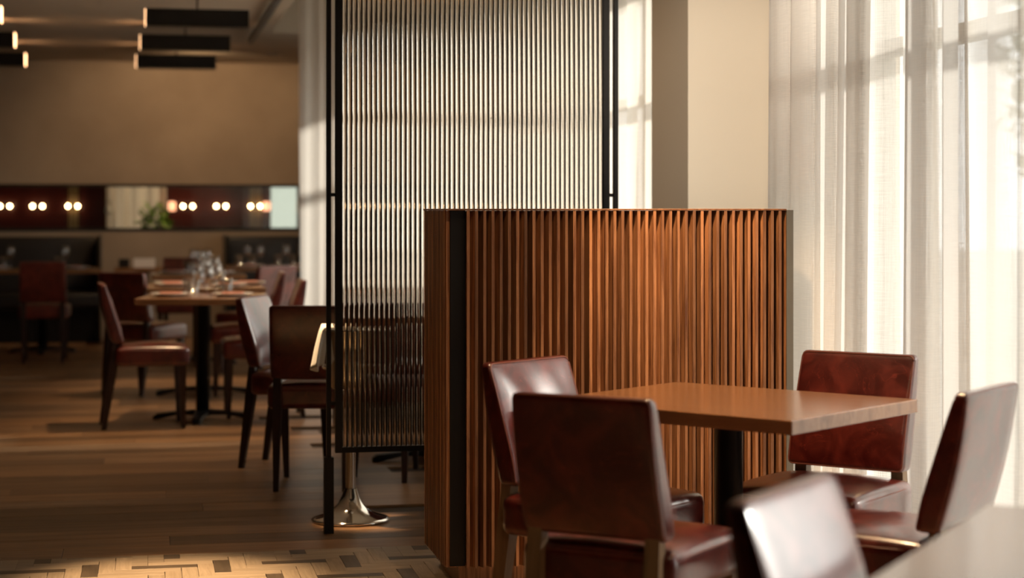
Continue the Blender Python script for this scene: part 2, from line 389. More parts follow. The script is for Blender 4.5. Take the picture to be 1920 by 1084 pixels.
# facade: header, low kerb and the column between the two bays
WZ = 2.55
struct('wall_right', boxes((AR, AR+0.15, BF-0.2, BB+0.2, WZ, PZ+0.1), (AR, AR+0.15, BF-0.2, BB+0.2, -0.1, 0.06), (AR, AR+0.15, BF-0.2, 2.6, 0.06, WZ), (AR, AR+0.15, 8.21, BB, 0.06, 0.72), (AR, AR+0.15, 6.76, 7.63, 0.06, WZ), (AR, AR+0.15, 8.21, 8.42, 0.06, WZ), (AR, AR+0.15, 14.9, BB+0.2, 0.06, WZ)), M['cream'])  # high sill, piers and solid ends shaped to block sun and daylight
struct('column', boxes((2.30, AR+0.15, 7.63, 8.21, -0.012, PZ)), M['cream'])
def facade(n, b0, b1, step, sill=0.06):
    k = max(1, round((b1-b0)/step)); d = (b1-b0)/k; t = 0.03
    bm = boxes((AR+0.03, AR+0.11, b0, b1, sill, sill+2*t), (AR+0.03, AR+0.11, b0, b1, WZ-2*t, WZ), (AR+0.03, AR+0.11, b0, b1, 1.885, 1.945))
    for i in range(k+1):
        bb = b0+i*d; box(bm, AR+0.02, AR+0.12, max(b0, bb-t), min(b1, bb+t), sill, WZ)
    o = struct('window_%d' % n, bm, M['winframe'])
    for i in range(k):
        for z0, z1 in ((sill+0.06, 1.885), (1.945, WZ-0.06)):
            obj('pane', boxes((AR+0.068, AR+0.072, b0+i*d+t, b0+(i+1)*d-t, z0, z1)), M['pane'], o)
    return o
facade(1, 2.6, 6.76, 1.45); facade(2, 8.42, 14.9, 1.62, 0.72)
# the ground outside
struct('ground', boxes((AR+0.15, 60, -40, 60, -0.3, -0.14)), M['paving'])

# ------------------------------------------------------------------ curtains
def curtain(name, label, pts, z0, z1, lam, amp, m, seed, sway=0.35, dens=14, flat=0.0):
    """pts: polyline in room coordinates the cloth hangs along; folds of about lam metres, amp deep"""
    rnd = random.Random(seed); P = [Vector(p) for p in pts]
    L = [0]
    for p, q in zip(P, P[1:]): L.append(L[-1]+(q-p).length)
    tot = L[-1]; ph = [0.0]; nf = max(2, int(tot/lam)); widths = [rnd.uniform(0.6, 1.5) for _ in range(nf)]; sw = sum(widths)
    edges = [0]
    for q in widths: edges.append(edges[-1]+q/sw*tot)
    amps = [amp*rnd.uniform(0.55, 1.25) for _ in range(nf+1)]; lean = [rnd.uniform(-0.5, 0.5) for _ in range(nf+1)]
    bm = bmesh.new(); uvl = bm.loops.layers.uv.new('UVMap'); cols = []; arc = 0; prev = None
    zs = [z0+(z1-z0)*i/7 for i in range(8)]
    for f in range(nf):
        for k in range(dens if f < nf-1 else dens+1):
            u = k/dens; s = edges[f]+(edges[f+1]-edges[f])*u
            i = 0
            while i < len(P)-2 and s > L[i+1]: i += 1
            t = (P[i+1]-P[i]).normalized(); nrm = Vector((-t.y, t.x)); base = P[i]+t*(s-L[i])
            A = amps[f]*(1-u)+amps[f+1]*u
            if s > tot-flat: A *= 0.07
            col = []
            for z in zs:
                zz = (z-z0)/(z1-z0)
                sh = 0.02*math.sin(1.7*f+zz*2.2)+lean[f]*0.03*(zz-0.5)
                off = A*(0.75+0.25*(1-zz))*math.sin(2*PI*u+0.25*math.sin(zz*3+f)); tg = -sway*A*math.sin(4*PI*u)+sh
                q = base+nrm*off+t*tg; col.append(bm.verts.new((q.x, q.y, z)))
            if prev is not None: arc += (cols[-1][0][3].co-col[3].co).length
            cols.append((col, arc)); prev = col
    for (c0, a0), (c1, a1) in zip(cols, cols[1:]):
        for j in range(7):
            fce = bm.faces.new((c0[j], c1[j], c1[j+1], c0[j+1])); fce.smooth = True
            for lp, uvv in zip(fce.loops, ((a0, zs[j]), (a1, zs[j]), (a1, zs[j+1]), (a0, zs[j+1]))): lp[uvl].uv = uvv
    o = obj(name, bm, m); o.rotation_euler = (0, 0, TH); tag(o, label, 'curtain')
    return o
curtain('sheer_curtain', 'sheer linen curtain hanging in deep folds from the column to the gap', [(2.385, 6.74), (2.39, 5.80), (2.455, 5.74), (2.455, 5.42)], 0.015, 3.28, 0.20, 0.070, M['sheer'], 3, flat=0.40, sway=1.35, dens=24)
curtain('sheer_curtain', 'sheer linen curtain right of the gap, behind the chair facing away', [(2.385, 5.56), (2.395, 3.55)], 0.015, 3.28, 0.24, 0.046, M['sheerb'], 11, sway=0.9, dens=20)
curtain('sheer_curtain', 'sheer curtain between the screen and the cream column, behind them', [(2.47, 8.30), (2.33, 10.30)], 0.015, 3.28, 0.28, 0.05, M['sheerfar'], 5, dens=10)
curtain('sheer_curtain', 'long sheer curtain behind the screen, its edge showing left of the screen post', [(2.26, 11.05), (1.22, 14.7)], 0.015, 3.28, 0.30, 0.055, M['sheerfar'], 6, dens=10)

# ------------------------------------------------------------------ slatted partition
pa, pb = ROOM(-0.209, 6.27)
part = empty('slatted_partition', 'walnut partition of upright slats with black corner trim and recessed plinth', 'partition', RW(pa, pb), TH, kind='thing')
PL, PD, ZB, ZT = 1.195, 0.48, 0.08, 1.299
obj('core', boxes((0.0, PL, 0.022, PD, ZB, ZT-0.012)), M['black'], part)
obj('plinth', boxes((0.035, PL-0.03, 0.05, PD-0.05, 0, ZB)), M['slat'], part)
obj('corner_trim', bevbox(-0.002, 0.05, -0.003, 0.024, ZB, ZT-0.002, 0.001, 1), M['black'], part)
obj('end_trim', bevbox(PL, PL+0.026, -0.022, PD, ZB, ZT-0.004, 0.001, 1), M['greymetal'], part)
obj('cap', bevbox(-0.022, PL, -0.023, PD+0.002, ZT-0.006, ZT, 0.0008, 1), M['slat'], part)
def slat_mesh(p, depth, flat):
    bm = bmesh.new(); h = ZT-0.0065
    prof = ((0, 0.022), (0, 0.022-depth), (flat*p, 0.022-depth), (flat*p+0.0012, 0.022-0.004), (p-0.0006, 0.022-depth+0.0025), (p-0.0006, 0.022))
    lo = [bm.verts.new((x, y, ZB-0.004)) for x, y in prof]; hi = [bm.verts.new((x, y, h)) for x, y in prof]
    n = len(prof)
    for i in range(n): bm.faces.new((lo[i], lo[(i+1) % n], hi[(i+1) % n], hi[i]))
    bm.faces.new(lo[::-1]); bm.faces.new(hi); bmesh.ops.recalc_face_normals(bm, faces=bm.faces)
    return bm
NS = 40; sp = (PL-0.052)/NS
s0 = obj('slat', slat_mesh(sp, 0.044, 0.36), M['slat'], part, (0.052, 0, 0))
for i in range(1, NS):
    obj('slat', s0.data, None, part, (0.052+i*sp, 0, 0))
NE = 16; se = (PD-0.004)/NE
e0 = obj('slat', slat_mesh(se, 0.040, 0.5), M['slat'], part, (0, PD, 0), -PI/2)
for i in range(1, NE): obj('slat', e0.data, None, part, (0, PD-i*se, 0), -PI/2)

# ------------------------------------------------------------------ reeded glass screen
sa, sb = ROOM(-0.734, 7.365)
scr = empty('reeded_glass_screen', 'tall reeded glass screen in a slim black frame behind the slatted partition', 'screen', RW(sa, sb), TH)
SW, SZ0, SZ1 = 1.184, 0.322, CZ
for x in (0, SW):
    obj('post', bevbox(x-0.009, x+0.009, -0.015, 0.015, 0.0, SZ1, 0.001, 1), M['black'], scr)
    obj('foot', bevbox(x-0.019, x+0.019, -0.02, 0.02, 0.0, 0.305, 0.001, 1), M['black'], scr)
gx0, gx1 = 0.053, SW-0.055
obj('stile', bevbox(gx0-0.027, gx0, -0.016, 0.016, SZ0, SZ1-0.002, 0.001, 1), M['black'], scr)
obj('stile', bevbox(gx1, gx1+0.027, -0.016, 0.016, SZ0, SZ1-0.002, 0.001, 1), M['black'], scr)
obj('rail', bevbox(gx0, gx1, -0.016, 0.016, SZ0, SZ0+0.022, 0.001, 1), M['black'], scr)
for z in (0.52, 1.355, 2.2):
    obj('bracket', boxes((0.009, gx0-0.027, -0.008, 0.008, z-0.007, z+0.007)), M['black'], scr)
    obj('bracket', boxes((gx1+0.027, SW-0.009, -0.008, 0.008, z-0.007, z+0.007)), M['black'], scr)
NF = 54; fp = (gx1-gx0)/NF; tm = math.radians(58); R_ = fp/2/math.sin(tm); K = 10
bm = bmesh.new(); z0, z1 = SZ0+0.022, SZ1-0.002; yb = 0.006
ring = []
for i in range(NF):
    for k in range(K+1):
        t = -tm+2*tm*k/K
        x = gx0+(i+0.5)*fp+R_*math.sin(t); y = -R_*(math.cos(t)-math.cos(tm))
        ring.append((x, y))
lo = [bm.verts.new((x, y, z0)) for x, y in ring]; hi = [bm.verts.new((x, y, z1)) for x, y in ring]
for i in range(len(ring)-1):
    if (i+1) % (K+1) == 0: continue
    f = bm.faces.new((lo[i], lo[i+1], hi[i+1], hi[i])); f.smooth = True
bl = [bm.verts.new((gx0, yb, z0)), bm.verts.new((gx1, yb, z0)), bm.verts.new((gx1, yb, z1)), bm.verts.new((gx0, yb, z1))]
bm.faces.new((bl[1], bl[0], bl[3], bl[2]))
bm.faces.new((lo[0], hi[0], bl[3], bl[0])); bm.faces.new((lo[-1], bl[1], bl[2], hi[-1]))
o = obj('glass_pane', bm, M['reed'], scr); o['kind'] = 'stuff'; o['label'] = 'fluted clear glass of narrow upright reeds'

bm = bmesh.new()
for i in range(NF+1):
    x = gx0+i*fp; hw = fp*0.16
    box(bm, max(gx0, x-hw), min(gx1, x+hw), -0.0058, -0.0028, z0, z1)
o = obj('dark_line_strips', bm, M['black'], scr); o['kind'] = 'stuff'  # black strips added to imitate the dark refraction lines between reeds
rs = random.Random(12); bm = bmesh.new()
for _ in range(46):
    i = rs.randrange(NF); r = rs.choice((0.0009, 0.0012, 0.0012, 0.0022)); bmesh.ops.create_icosphere(bm, subdivisions=1, radius=r, matrix=Matrix.Translation((gx0+(i+0.5)*fp+rs.uniform(-0.002, 0.002), -R_*(1-math.cos(tm))-r*0.6, rs.uniform(1.1, 2.15))))
o = obj('droplets', bm, M['bronze'], scr, smooth=True); o['kind'] = 'stuff'
# ------------------------------------------------------------------ wine bucket on a stand, with a napkin
bx, by = -0.672, 7.66
st = empty('bucket_stand', 'chrome pedestal stand with a flared round base behind the screen', 'stand', (bx, by, 0))
obj('base', lathe([(0, 0.012), (0.10, 0.012), (0.158, 0.004), (0.163, 0.006), (0.163, 0.010), (0.150, 0.017), (0.11, 0.030), (0.075, 0.048), (0.052, 0.072), (0.036, 0.105), (0.026, 0.135)], 48), M['chrome'], st, smooth=True)
obj('stem', lathe([(0.021, 0.125), (0.021, 0.52), (0.03, 0.53), (0.06, 0.545), (0.06, 0.55), (0, 0.55)], 24), M['chrome'], st, smooth=True)
bk = empty('wine_bucket', 'chrome wine bucket standing on the pedestal behind the screen edge', 'bucket', (bx, by, 0.5505))
obj('body', lathe([(0, 0.0), (0.075, 0.0), (0.082, 0.008), (0.090, 0.06), (0.102, 0.16), (0.113, 0.238), (0.120, 0.248), (0.117, 0.252), (0.108, 0.245), (0.098, 0.16), (0.086, 0.06), (0.078, 0.012), (0, 0.012)], 40), M['chrome'], bk, smooth=True)
for s in (-1, 1):
    obj('handle_knob', lathe([(0, -0.013), (0.009, -0.009), (0.013, 0), (0.009, 0.009), (0, 0.013)], 12), M['chrome'], bk, (s*0.105, -0.02, 0.092), smooth=True)
bmn = bmesh.new(); nu, nv = 16, 14; grid = []
for i in range(nu+1):
    rowv = []
    for j in range(nv+1):
        u = i/nu; v = j/nv; ang = PI*0.98+(u-0.5)*1.25
        if v < 0.3: r = 0.075+0.047*(v/0.3); z = 0.255+0.012*math.sin(PI*u)
        else:
            q = (v-0.3)/0.7; r = 0.124+0.030*q**0.8+0.012*math.sin(u*13)*q; z = 0.255-0.19*q*(1-0.35*abs(u-0.4))
        rowv.append(bmn.verts.new((r*math.cos(ang), r*math.sin(ang), z)))
    grid.append(rowv)
for i in range(nu):
    for j in range(nv): bmn.faces.new((grid[i][j], grid[i+1][j], grid[i+1][j+1], grid[i][j+1]))
np_ = obj('napkin', bmn, M['white'], None, (bx, by, 0.5505), smooth=True); tag(np_, 'white cloth napkin draped over the rim of the wine bucket', 'napkin')
md = np_.modifiers.new('thick', 'SOLIDIFY'); md.thickness = 0.003

# ------------------------------------------------------------------ chairs
def make_chair(leg_mat, label, pip=True):
    t = empty('dining_chair', label, 'chair', group='oxblood leather dining chairs')
    def crown(q):
        e = (1-(q.x/0.21)**2)*(1-(q.y/0.215)**2)
        f = 1.0+0.05*(q.y+0.2)
        return (q.x*f, q.y, q.z+(0.026 if q.z > 0.44 else 0.0)*max(0, e)**0.7)
    se_ = obj('seat', rbox(0.210, 0.214, 0.056, 0.027, crown, 7, (0, 0.005, 0.426)), M['oxblood'], t, smooth=True)
    zb, zt = 0.508, 0.855
    def back(q):
        k = max(0, min(1, (q.z-zb)/(zt-zb)))
        th = 0.076*(1-0.60*k**2.4)*(0.86+0.14*min(1, k/0.25))          # full low down, thin at the top
        yb = -0.226-0.072*k-0.012*math.sin(PI*k)                         # straight leaning back face
        bulge = 0.010*max(0, 1-(q.x/0.19)**2)*math.sin(PI*k) if q.y > 0 else 0.0
        return (q.x*(1-0.015*k), yb+(q.y/0.072+0.5)*th+bulge, q.z)
    br = obj('backrest', rbox(0.192, 0.036, (zt-zb)/2, 0.017, back, 9, (0, 0, (zt+zb)/2)), M['oxblood'], t, smooth=True)
    def rect_path(hx, z0, z1, y, r=0.016):
        pts = []
        for cx, cz, a0 in ((hx-r, z1-r, 0), (-hx+r, z1-r, PI/2), (-hx+r, z0+r, PI), (hx-r, z0+r, 1.5*PI)):
            for k in range(5):
                a = a0+k*PI/8; pts.append((cx+r*math.cos(a), y, cz+r*math.sin(a)))
        full = []
        for p, q in zip(pts, pts[1:]+pts[:1]):
            n = max(1, int((Vector(q)-Vector(p)).length/0.05))
            for i in range(n): full.append(Vector(p).lerp(Vector(q), i/n))
        return full
    bm = bmesh.new(); tube(bm, [back(p) for p in rect_path(0.187, zb+0.004, zt-0.004, 0.031)], 0.0028, 5, True)
    tube(bm, [back(p) for p in rect_path(0.187, zb+0.004, zt-0.004, -0.031)], 0.0020, 5, True)
    obj('piping', bm, M['piping'], br, smooth=True)
    bm = bmesh.new(); sp_ = []
    for k in range(40):
        a = 2*PI*k/40; c, s = math.cos(a), math.sin(a); m_ = (abs(c/0.207)**9+abs(s/0.211)**9)**(-1/9)
        x, y = c*m_, 0.005+s*m_; sp_.append((x*(1+0.05*(y+0.2)), y, 0.4655))
    tube(bm, sp_, 0.0025, 5, True); obj('piping', bm, M['piping'], se_, smooth=True)
    for s in (-1, 1):
        bm = bmesh.new(); taper(bm, (s*0.165, 0.185, 0), (s*0.178, 0.178, 0.376), (0.012, 0.013), (0.021, 0.022))
        obj('leg', bm, leg_mat, t)
        bm = bmesh.new(); taper(bm, (s*0.158, -0.275, 0), (s*0.158, -0.210, 0.60), (0.012, 0.014), (0.017, 0.012), [((s*0.160, -0.222, 0.36), (0.020, 0.024)), ((s*0.159, -0.212, 0.50), (0.019, 0.017))])
        obj('leg', bm, leg_mat, t)
    return t
near = make_chair(M['oakleg'], 'x'); far = make_chair(M['shadedleg'], 'x'); used = {'n': 0, 'f': 0}
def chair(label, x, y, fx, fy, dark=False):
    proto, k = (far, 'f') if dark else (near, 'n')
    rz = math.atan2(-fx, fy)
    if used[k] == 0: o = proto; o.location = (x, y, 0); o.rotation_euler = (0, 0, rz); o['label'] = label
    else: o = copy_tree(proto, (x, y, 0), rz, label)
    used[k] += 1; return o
def from_top(x, y, fx, fy, back):                      # centre of a chair from the middle of its top edge
    n = math.hypot(fx, fy); d = 0.262 if not back else 0.305
    return x+fx/n*d, y+fy/n*d, fx/n, fy/n
chair('oxblood leather chair with shining inner back, against the slatted partition', *from_top(0.055, 5.435, 0.776, -0.63, False))
chair('oxblood leather chair seen squarely from behind, near side of the square wooden table', *from_top(0.155, 4.36, 0.50, 0.866, True))
chair('oxblood leather chair facing us at the sheer curtain, scratched back', *from_top(1.065, 5.68, -0.57, -0.82, False))
chair('oxblood leather chair between the curtain and the pale corner table, its back to the window', *from_top(1.205, 4.57, -0.83, 0.556, True))
chair('blurred oxblood chair at the pale corner table, white glare on its back', *from_top(0.45, 2.93, 0.855, -0.518, False))
# dining room at the back
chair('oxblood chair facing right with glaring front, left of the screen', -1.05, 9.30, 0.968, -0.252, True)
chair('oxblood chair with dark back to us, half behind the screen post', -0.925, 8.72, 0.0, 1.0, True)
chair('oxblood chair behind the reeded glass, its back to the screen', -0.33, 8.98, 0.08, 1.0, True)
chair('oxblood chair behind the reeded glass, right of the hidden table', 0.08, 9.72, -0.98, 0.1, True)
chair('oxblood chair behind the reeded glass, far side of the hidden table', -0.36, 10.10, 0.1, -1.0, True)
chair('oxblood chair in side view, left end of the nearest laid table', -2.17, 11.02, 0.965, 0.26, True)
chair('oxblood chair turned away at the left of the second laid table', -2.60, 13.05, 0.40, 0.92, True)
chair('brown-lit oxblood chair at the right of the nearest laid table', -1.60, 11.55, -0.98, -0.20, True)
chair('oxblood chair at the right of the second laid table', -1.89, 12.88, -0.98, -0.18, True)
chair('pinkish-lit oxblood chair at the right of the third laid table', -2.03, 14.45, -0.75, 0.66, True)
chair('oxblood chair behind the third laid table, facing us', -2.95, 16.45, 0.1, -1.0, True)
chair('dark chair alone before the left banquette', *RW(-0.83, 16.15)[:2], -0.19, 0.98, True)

# ------------------------------------------------------------------ tables
def table(name, label, x, y, rz, w_, d_, h=0.75, th=0.039, base='cross', r=0.042, group=None):
    t = empty(name, label, 'table', (x, y, 0), rz, group)
    obj('tabletop', rbox(w_/2, d_/2, th/2, 0.004, None, 3, (0, 0, h-th/2)), M['table'], t, smooth=False)
    obj('column', lathe([(0, 0.02), (r, 0.02), (r, h-th-0.012), (r*2.4, h-th-0.010), (r*2.4, h-th), (0, h-th)], 28), M['black'], t, smooth=True)
    bm = bmesh.new()
    L = min(w_, d_)*0.42
    for a in ((0, PI/2, PI, 1.5*PI)):
        rot = Matrix.Rotation(a, 4, 'Z')
        pts = [(0, 0.045, 0.028, 0.062), (L*0.5, 0.034, 0.028, 0.050), (L*0.93, 0.027, 0.020, 0.036), (L, 0.020, 0.006, 0.020)]
        rings = []
        for px, hw, zl, zh in pts:
            rings.append([bm.verts.new(rot @ Vector((px, sy*hw, z))) for sy, z in ((-1, zl if px < L*0.8 else 0.0), (1, zl if px < L*0.8 else 0.0), (1, zh), (-1, zh))])
        for p, q in zip(rings, rings[1:]):
            for k in range(4): bm.faces.new((p[k], p[(k+1) % 4], q[(k+1) % 4], q[k]))
        bm.faces.new(rings[-1])
    bmesh.ops.recalc_face_normals(bm, faces=bm.faces)
    obj('base', bm, M['black'], t)
    return t
def rot_of(dx, dy): return math.atan2(dy, dx)
# long grain along the AD direction (-0.77, 0.637)
table('dining_table', 'square-cornered bare wooden table on a round black column among four chairs', 0.624, 5.305, rot_of(0.77, -0.637), 0.84, 0.70)
fu = Vector((-0.458, -0.889)); fv = Vector((0.889, -0.458)); fc = Vector((0.8865, 3.425))+fu*0.42+fv*0.35
table('dining_table', 'blurred pale table corner nearest the camera', fc.x, fc.y, rot_of(-0.458, -0.889), 0.84, 0.70)
T2, T3, T5 = (-1.91, 11.36), (-2.15, 12.88), (-2.62, 15.35)
gL = 'laid tables in the back room'
table('dining_table', 'nearest laid wooden table with glasses and pink napkins, at the back', *T2, TH*0.2, 0.72, 0.72, 0.76)
table('dining_table', 'second laid wooden table, behind the nearest laid one', *T3, TH, 0.80, 0.86, 0.76)
table('dining_table', 'third laid wooden table, farther toward the back wall', *T5, TH, 0.76, 0.76, 0.76)
T4 = (-0.42, 9.50); table('dining_table', 'table hidden behind the reeded glass screen, its black foot showing', *T4, TH, 1.0, 0.72, 0.76)
T6 = RW(1.25, 17.35)[:2]; table('dining_table', 'laid table before the right banquette', *T6, TH, 1.0, 0.70, 0.76)
T7 = RW(-0.9, 17.15)[:2]; table('dining_table', 'dark laid table before the left banquette', *T7, TH, 1.05, 0.70, 0.76)
T8 = RW(0.0, 17.95)[:2]; table('dining_table', 'small table against the back wall holding a white card', *T8, TH, 0.55, 0.55, 0.74)

# ------------------------------------------------------------------ glassware, place settings
def make_glass():
    t = empty('wine_glass', 'x', 'glass')
    obj('foot', lathe([(0, 0.0), (0.036, 0.0), (0.036, 0.002), (0.006, 0.006), (0.0038, 0.02), (0.0038, 0.085), (0.008, 0.092)], 16), M['glassware'], t, smooth=True)
    obj('bowl', lathe([(0.0, 0.090), (0.016, 0.094), (0.032, 0.112), (0.039, 0.135), (0.037, 0.165), (0.031, 0.200), (0.0300, 0.200), (0.036, 0.165), (0.0378, 0.135), (0.031, 0.114), (0.0, 0.0925)], 20), M['glassware'], t, smooth=True)
    return t
def make_tumbler():
    return tag(obj('water_tumbler', lathe([(0, 0.0), (0.030, 0.0), (0.032, 0.006), (0.036, 0.105), (0.0345, 0.105), (0.0305, 0.010), (0, 0.008)], 20), M['glassware'], smooth=True), 'x', 'glass')
g0 = make_glass(); t0 = make_tumbler(); cnt = {'g': 0, 't': 0}
def glass(kind, x, y, z, label, group):
    p = g0 if kind == 'g' else t0
    if cnt[kind] == 0: o = p; o.location = (x, y, z); o['label'] = label; o['group'] = group
    else: o = copy_tree(p, (x, y, z), random.uniform(0, 6), label, group)
    cnt[kind] += 1
def make_setting():
    pl = obj('plate', lathe([(0, 0.004), (0.075, 0.004), (0.08, 0.0), (0.085, 0.004), (0.125, 0.017), (0.128, 0.019), (0.124, 0.020), (0.085, 0.009), (0, 0.008)], 28), M['china'], smooth=True)
    tag(pl, 'x', 'plate')
    nk = obj('folded_napkin', bevbox(-0.042, 0.042, -0.066, 0.066, 0, 0.016, 0.004, 2), M['salmon']); tag(nk, 'x', 'napkin')
    fk = obj('fork', boxes((-0.004, 0.004, -0.10, 0.03, 0, 0.002), (-0.012, 0.012, 0.03, 0.045, 0, 0.002), (-0.012, -0.009, 0.045, 0.095, 0, 0.002), (-0.004, -0.001, 0.045, 0.095, 0, 0.002), (0.004, 0.007, 0.045, 0.095, 0, 0.002), (0.009, 0.012, 0.045, 0.095, 0, 0.002)), M['steel']); tag(fk, 'x', 'fork')
    kf = obj('knife', boxes((-0.005, 0.005, -0.11, 0.0, 0, 0.003), (-0.009, 0.007, 0.0, 0.11, 0.0, 0.0015)), M['steel']); tag(kf, 'x', 'knife')
    return [pl, nk, fk, kf]
proto_set = make_setting(); nset = [0]
def setting(x, y, z, fx, fy, where):
    """one cover: plate with napkin, fork left, knife right; (fx, fy) points from the diner to the table"""
    rz = math.atan2(-fx, fy); rgt = Vector((fy, -fx)).normalized()
    for k, p in enumerate(proto_set):
        lab = {0: 'white plate laid on the %s', 1: 'folded salmon napkin on a plate of the %s', 2: 'fork laid on the %s', 3: 'knife laid on the %s'}[k] % where
        dx = (0, 0, -0.165, 0.165)[k]; loc = (x+rgt.x*dx, y+rgt.y*dx, z+(0, 0.0095, 0, 0)[k])
        if nset[0] == 0: o = p; o.location = loc; o.rotation_euler = (0, 0, rz); o['label'] = lab
        else:
            o = p.copy(); C.objects.link(o); o.location = loc; o.rotation_euler = (0, 0, rz); o['label'] = lab
        o['group'] = {0: 'plates', 1: 'napkins', 2: 'forks', 3: 'knives'}[k]+' of the '+where
    nset[0] += 1
ZT_ = 0.7605
for (tx, ty), where, w_ in ((T2, 'nearest laid table', 0.72), (T3, 'second laid table', 0.80), (T5, 'third laid table', 0.76)):
    dy_ = 0.14 if where.startswith('second') else 0.03; setting(tx-0.19, ty-dy_, ZT_, 1, 0.05, where); setting(tx+0.19, ty-dy_, ZT_, -1, -0.05, where)
    if where.startswith('second'): setting(tx-0.27, ty+0.19, ZT_, 1, 0.05, where); setting(tx+0.27, ty+0.21, ZT_, -1, -0.05, where)
    for k, (gx, gy, kd) in enumerate(((-0.06, 0.17, 'g'), (-0.13, 0.25, 't'), (0.05, 0.20, 'g'), (0.13, 0.12, 't'), (-0.02, -0.22, 't'), (0.07, -0.26, 'g'))):
        glass(kd, tx+gx*(0.7 if where.startswith('second') else 1), ty+gy, ZT_, ('wine glass' if kd == 'g' else 'water tumbler')+' on the '+where, ('wine glasses' if kd == 'g' else 'tumblers')+' on the '+where)
for (tx, ty), where, xs in ((T6, 'table before the right banquette', (-0.30, -0.18, 0.06, 0.20)), (T7, 'table before the left banquette', (-0.28, 0.20))):
    for gx in xs:
        p = Vector((tx, ty, 0))+Vector((CU*gx, SU*gx, 0))
        glass('g', p.x, p.y, ZT_, 'wine glass on the '+where, 'wine glasses on the '+where)
        glass('t', p.x-0.085, p.y+0.07, ZT_, 'water tumbler on the '+where, 'tumblers on the '+where)
    for gx in ((-0.24, 0.24) if 'right' in where else (-0.34, 0.34)):
        p = Vector((tx, ty, 0))+Vector((CU*gx, SU*gx, 0)); setting(p.x, p.y-0.20, ZT_, 0, 1, where)
# through the screen: things on the hidden table
glass('g', T4[0]-0.1, T4[1]+0.1, ZT_, 'wine glass on the table behind the screen', 'glasses behind the screen')
glass('t', T4[0]-0.2, T4[1]-0.05, ZT_, 'water tumbler on the table behind the screen', 'glasses behind the screen')
cd = obj('menu_card', boxes((-0.10, 0.10, -0.004, 0.004, 0, 0.085)), M['white'], None, (T8[0]+0.02, T8[1]-0.08, 0.7405), TH)
tag(cd, 'white card standing on the small table by the back wall', 'card')
cb = obj('cruet_box', bevbox(-0.05, 0.05, -0.04, 0.04, 0, 0.08, 0.006), M['black'], None, (T8[0]-0.18, T8[1]-0.05, 0.7405), TH)
tag(cb, 'black box standing left of the white card', 'box')

# ------------------------------------------------------------------ banquettes
def banquette(label, a0, a1):
    t = empty('banquette', label, 'banquette', RW((a0+a1)/2, BB-0.005), TH); h = (a1-a0)/2
    obj('seat', rbox(h, 0.27, 0.075, 0.03, None, 5, (0, -0.39, 0.405)), M['blackleather'], t, smooth=True)
    obj('plinth', boxes((-h+0.02, h-0.02, -0.60, -0.10, 0, 0.33)), M['black'], t)
    obj('backrest', rbox(h-0.03, 0.055, 0.28, 0.03, lambda q: (q.x, q.y+0.05*(q.z-0.74), q.z), 5, (0, -0.095, 0.74)), M['blackleather'], t, smooth=True)
    for s in (-1, 1): obj('end_panel', bevbox(s*h-0.016, s*h+0.016, -0.64, -0.005, 0, 1.035, 0.003), M['bronze'], t)
    return t
banquette('long dark leather banquette under the strip of lamps, left', -3.6, -0.43)
b3 = banquette('dark bench added behind the reeded glass to darken it', 1.15, 2.05); b3.location = RW(1.58, 11.12); b3.scale = (1, 1, 0.64)  # bench added to darken what shows through the lower glass
banquette('short dark leather banquette beside the far curtain', 0.80, 1.62)

# ------------------------------------------------------------------ ceiling lamps
def pendant(label, a, b, s):
    t = empty('ceiling_lamp', label, 'lamp', RW(a, b, 0), TH, 'black box ceiling lamps'); L = 0.353; z0, z1 = 2.56, 2.68
    obj('housing', boxes((-L, L, -0.075, -0.070, z0, z1), (-L, L, 0.070, 0.075, z0, z1), (-L, L, -0.07, 0.07, z0, z0+0.005)), M['black'], t)
    obj('rod', boxes((-0.006, 0.006, -0.006, 0.006, z1-0.03, CZ)), M['black'], t)
    obj('diffuser', boxes((s*L-0.003, s*L+0.003, -0.068, 0.068, z0+0.006, z1-0.004)), M['glow'], t)
    obj('lamp_strip', boxes((-L+0.01, L-0.01, -0.02, 0.02, z0+0.04, z0+0.06)), M['glow'], t)
pos = []
for k, nm in enumerate(('farthest', 'middle', 'nearest')):
    for side, da in (('right', 0.0), ('left', -1.67)):
        X, Z = ((-3.03, 16.6), (-2.61, 14.7), (-2.19, 12.8))[k]; a, b = ROOM(X, Z)
        pendant('%s black box ceiling lamp of the %s-hand row' % (nm, side), a+da, b, -1 if side == 'right' else 1)
tr = obj('ceiling_track', boxes((0.865, 0.905, 8.0, 15.75, CZ-0.085, CZ-0.04), (0.88, 0.89, 9.0, 9.01, CZ-0.04, CZ), (0.88, 0.89, 15.2, 15.21, CZ-0.04, CZ)), M['black']); tr.rotation_euler = (0, 0, TH); tag(tr, 'thin black track along the ceiling beside the curtain pocket', 'track')
dx = obj('ceiling_detector', lathe([(0, -0.03), (0.02, -0.03), (0.05, -0.012), (0.055, 0), (0, 0)], 20), M['ceil'], None, RW(1.2, 17.6, CZ), smooth=True); tag(dx, 'small round pale detector on the ceiling near the back wall', 'detector')

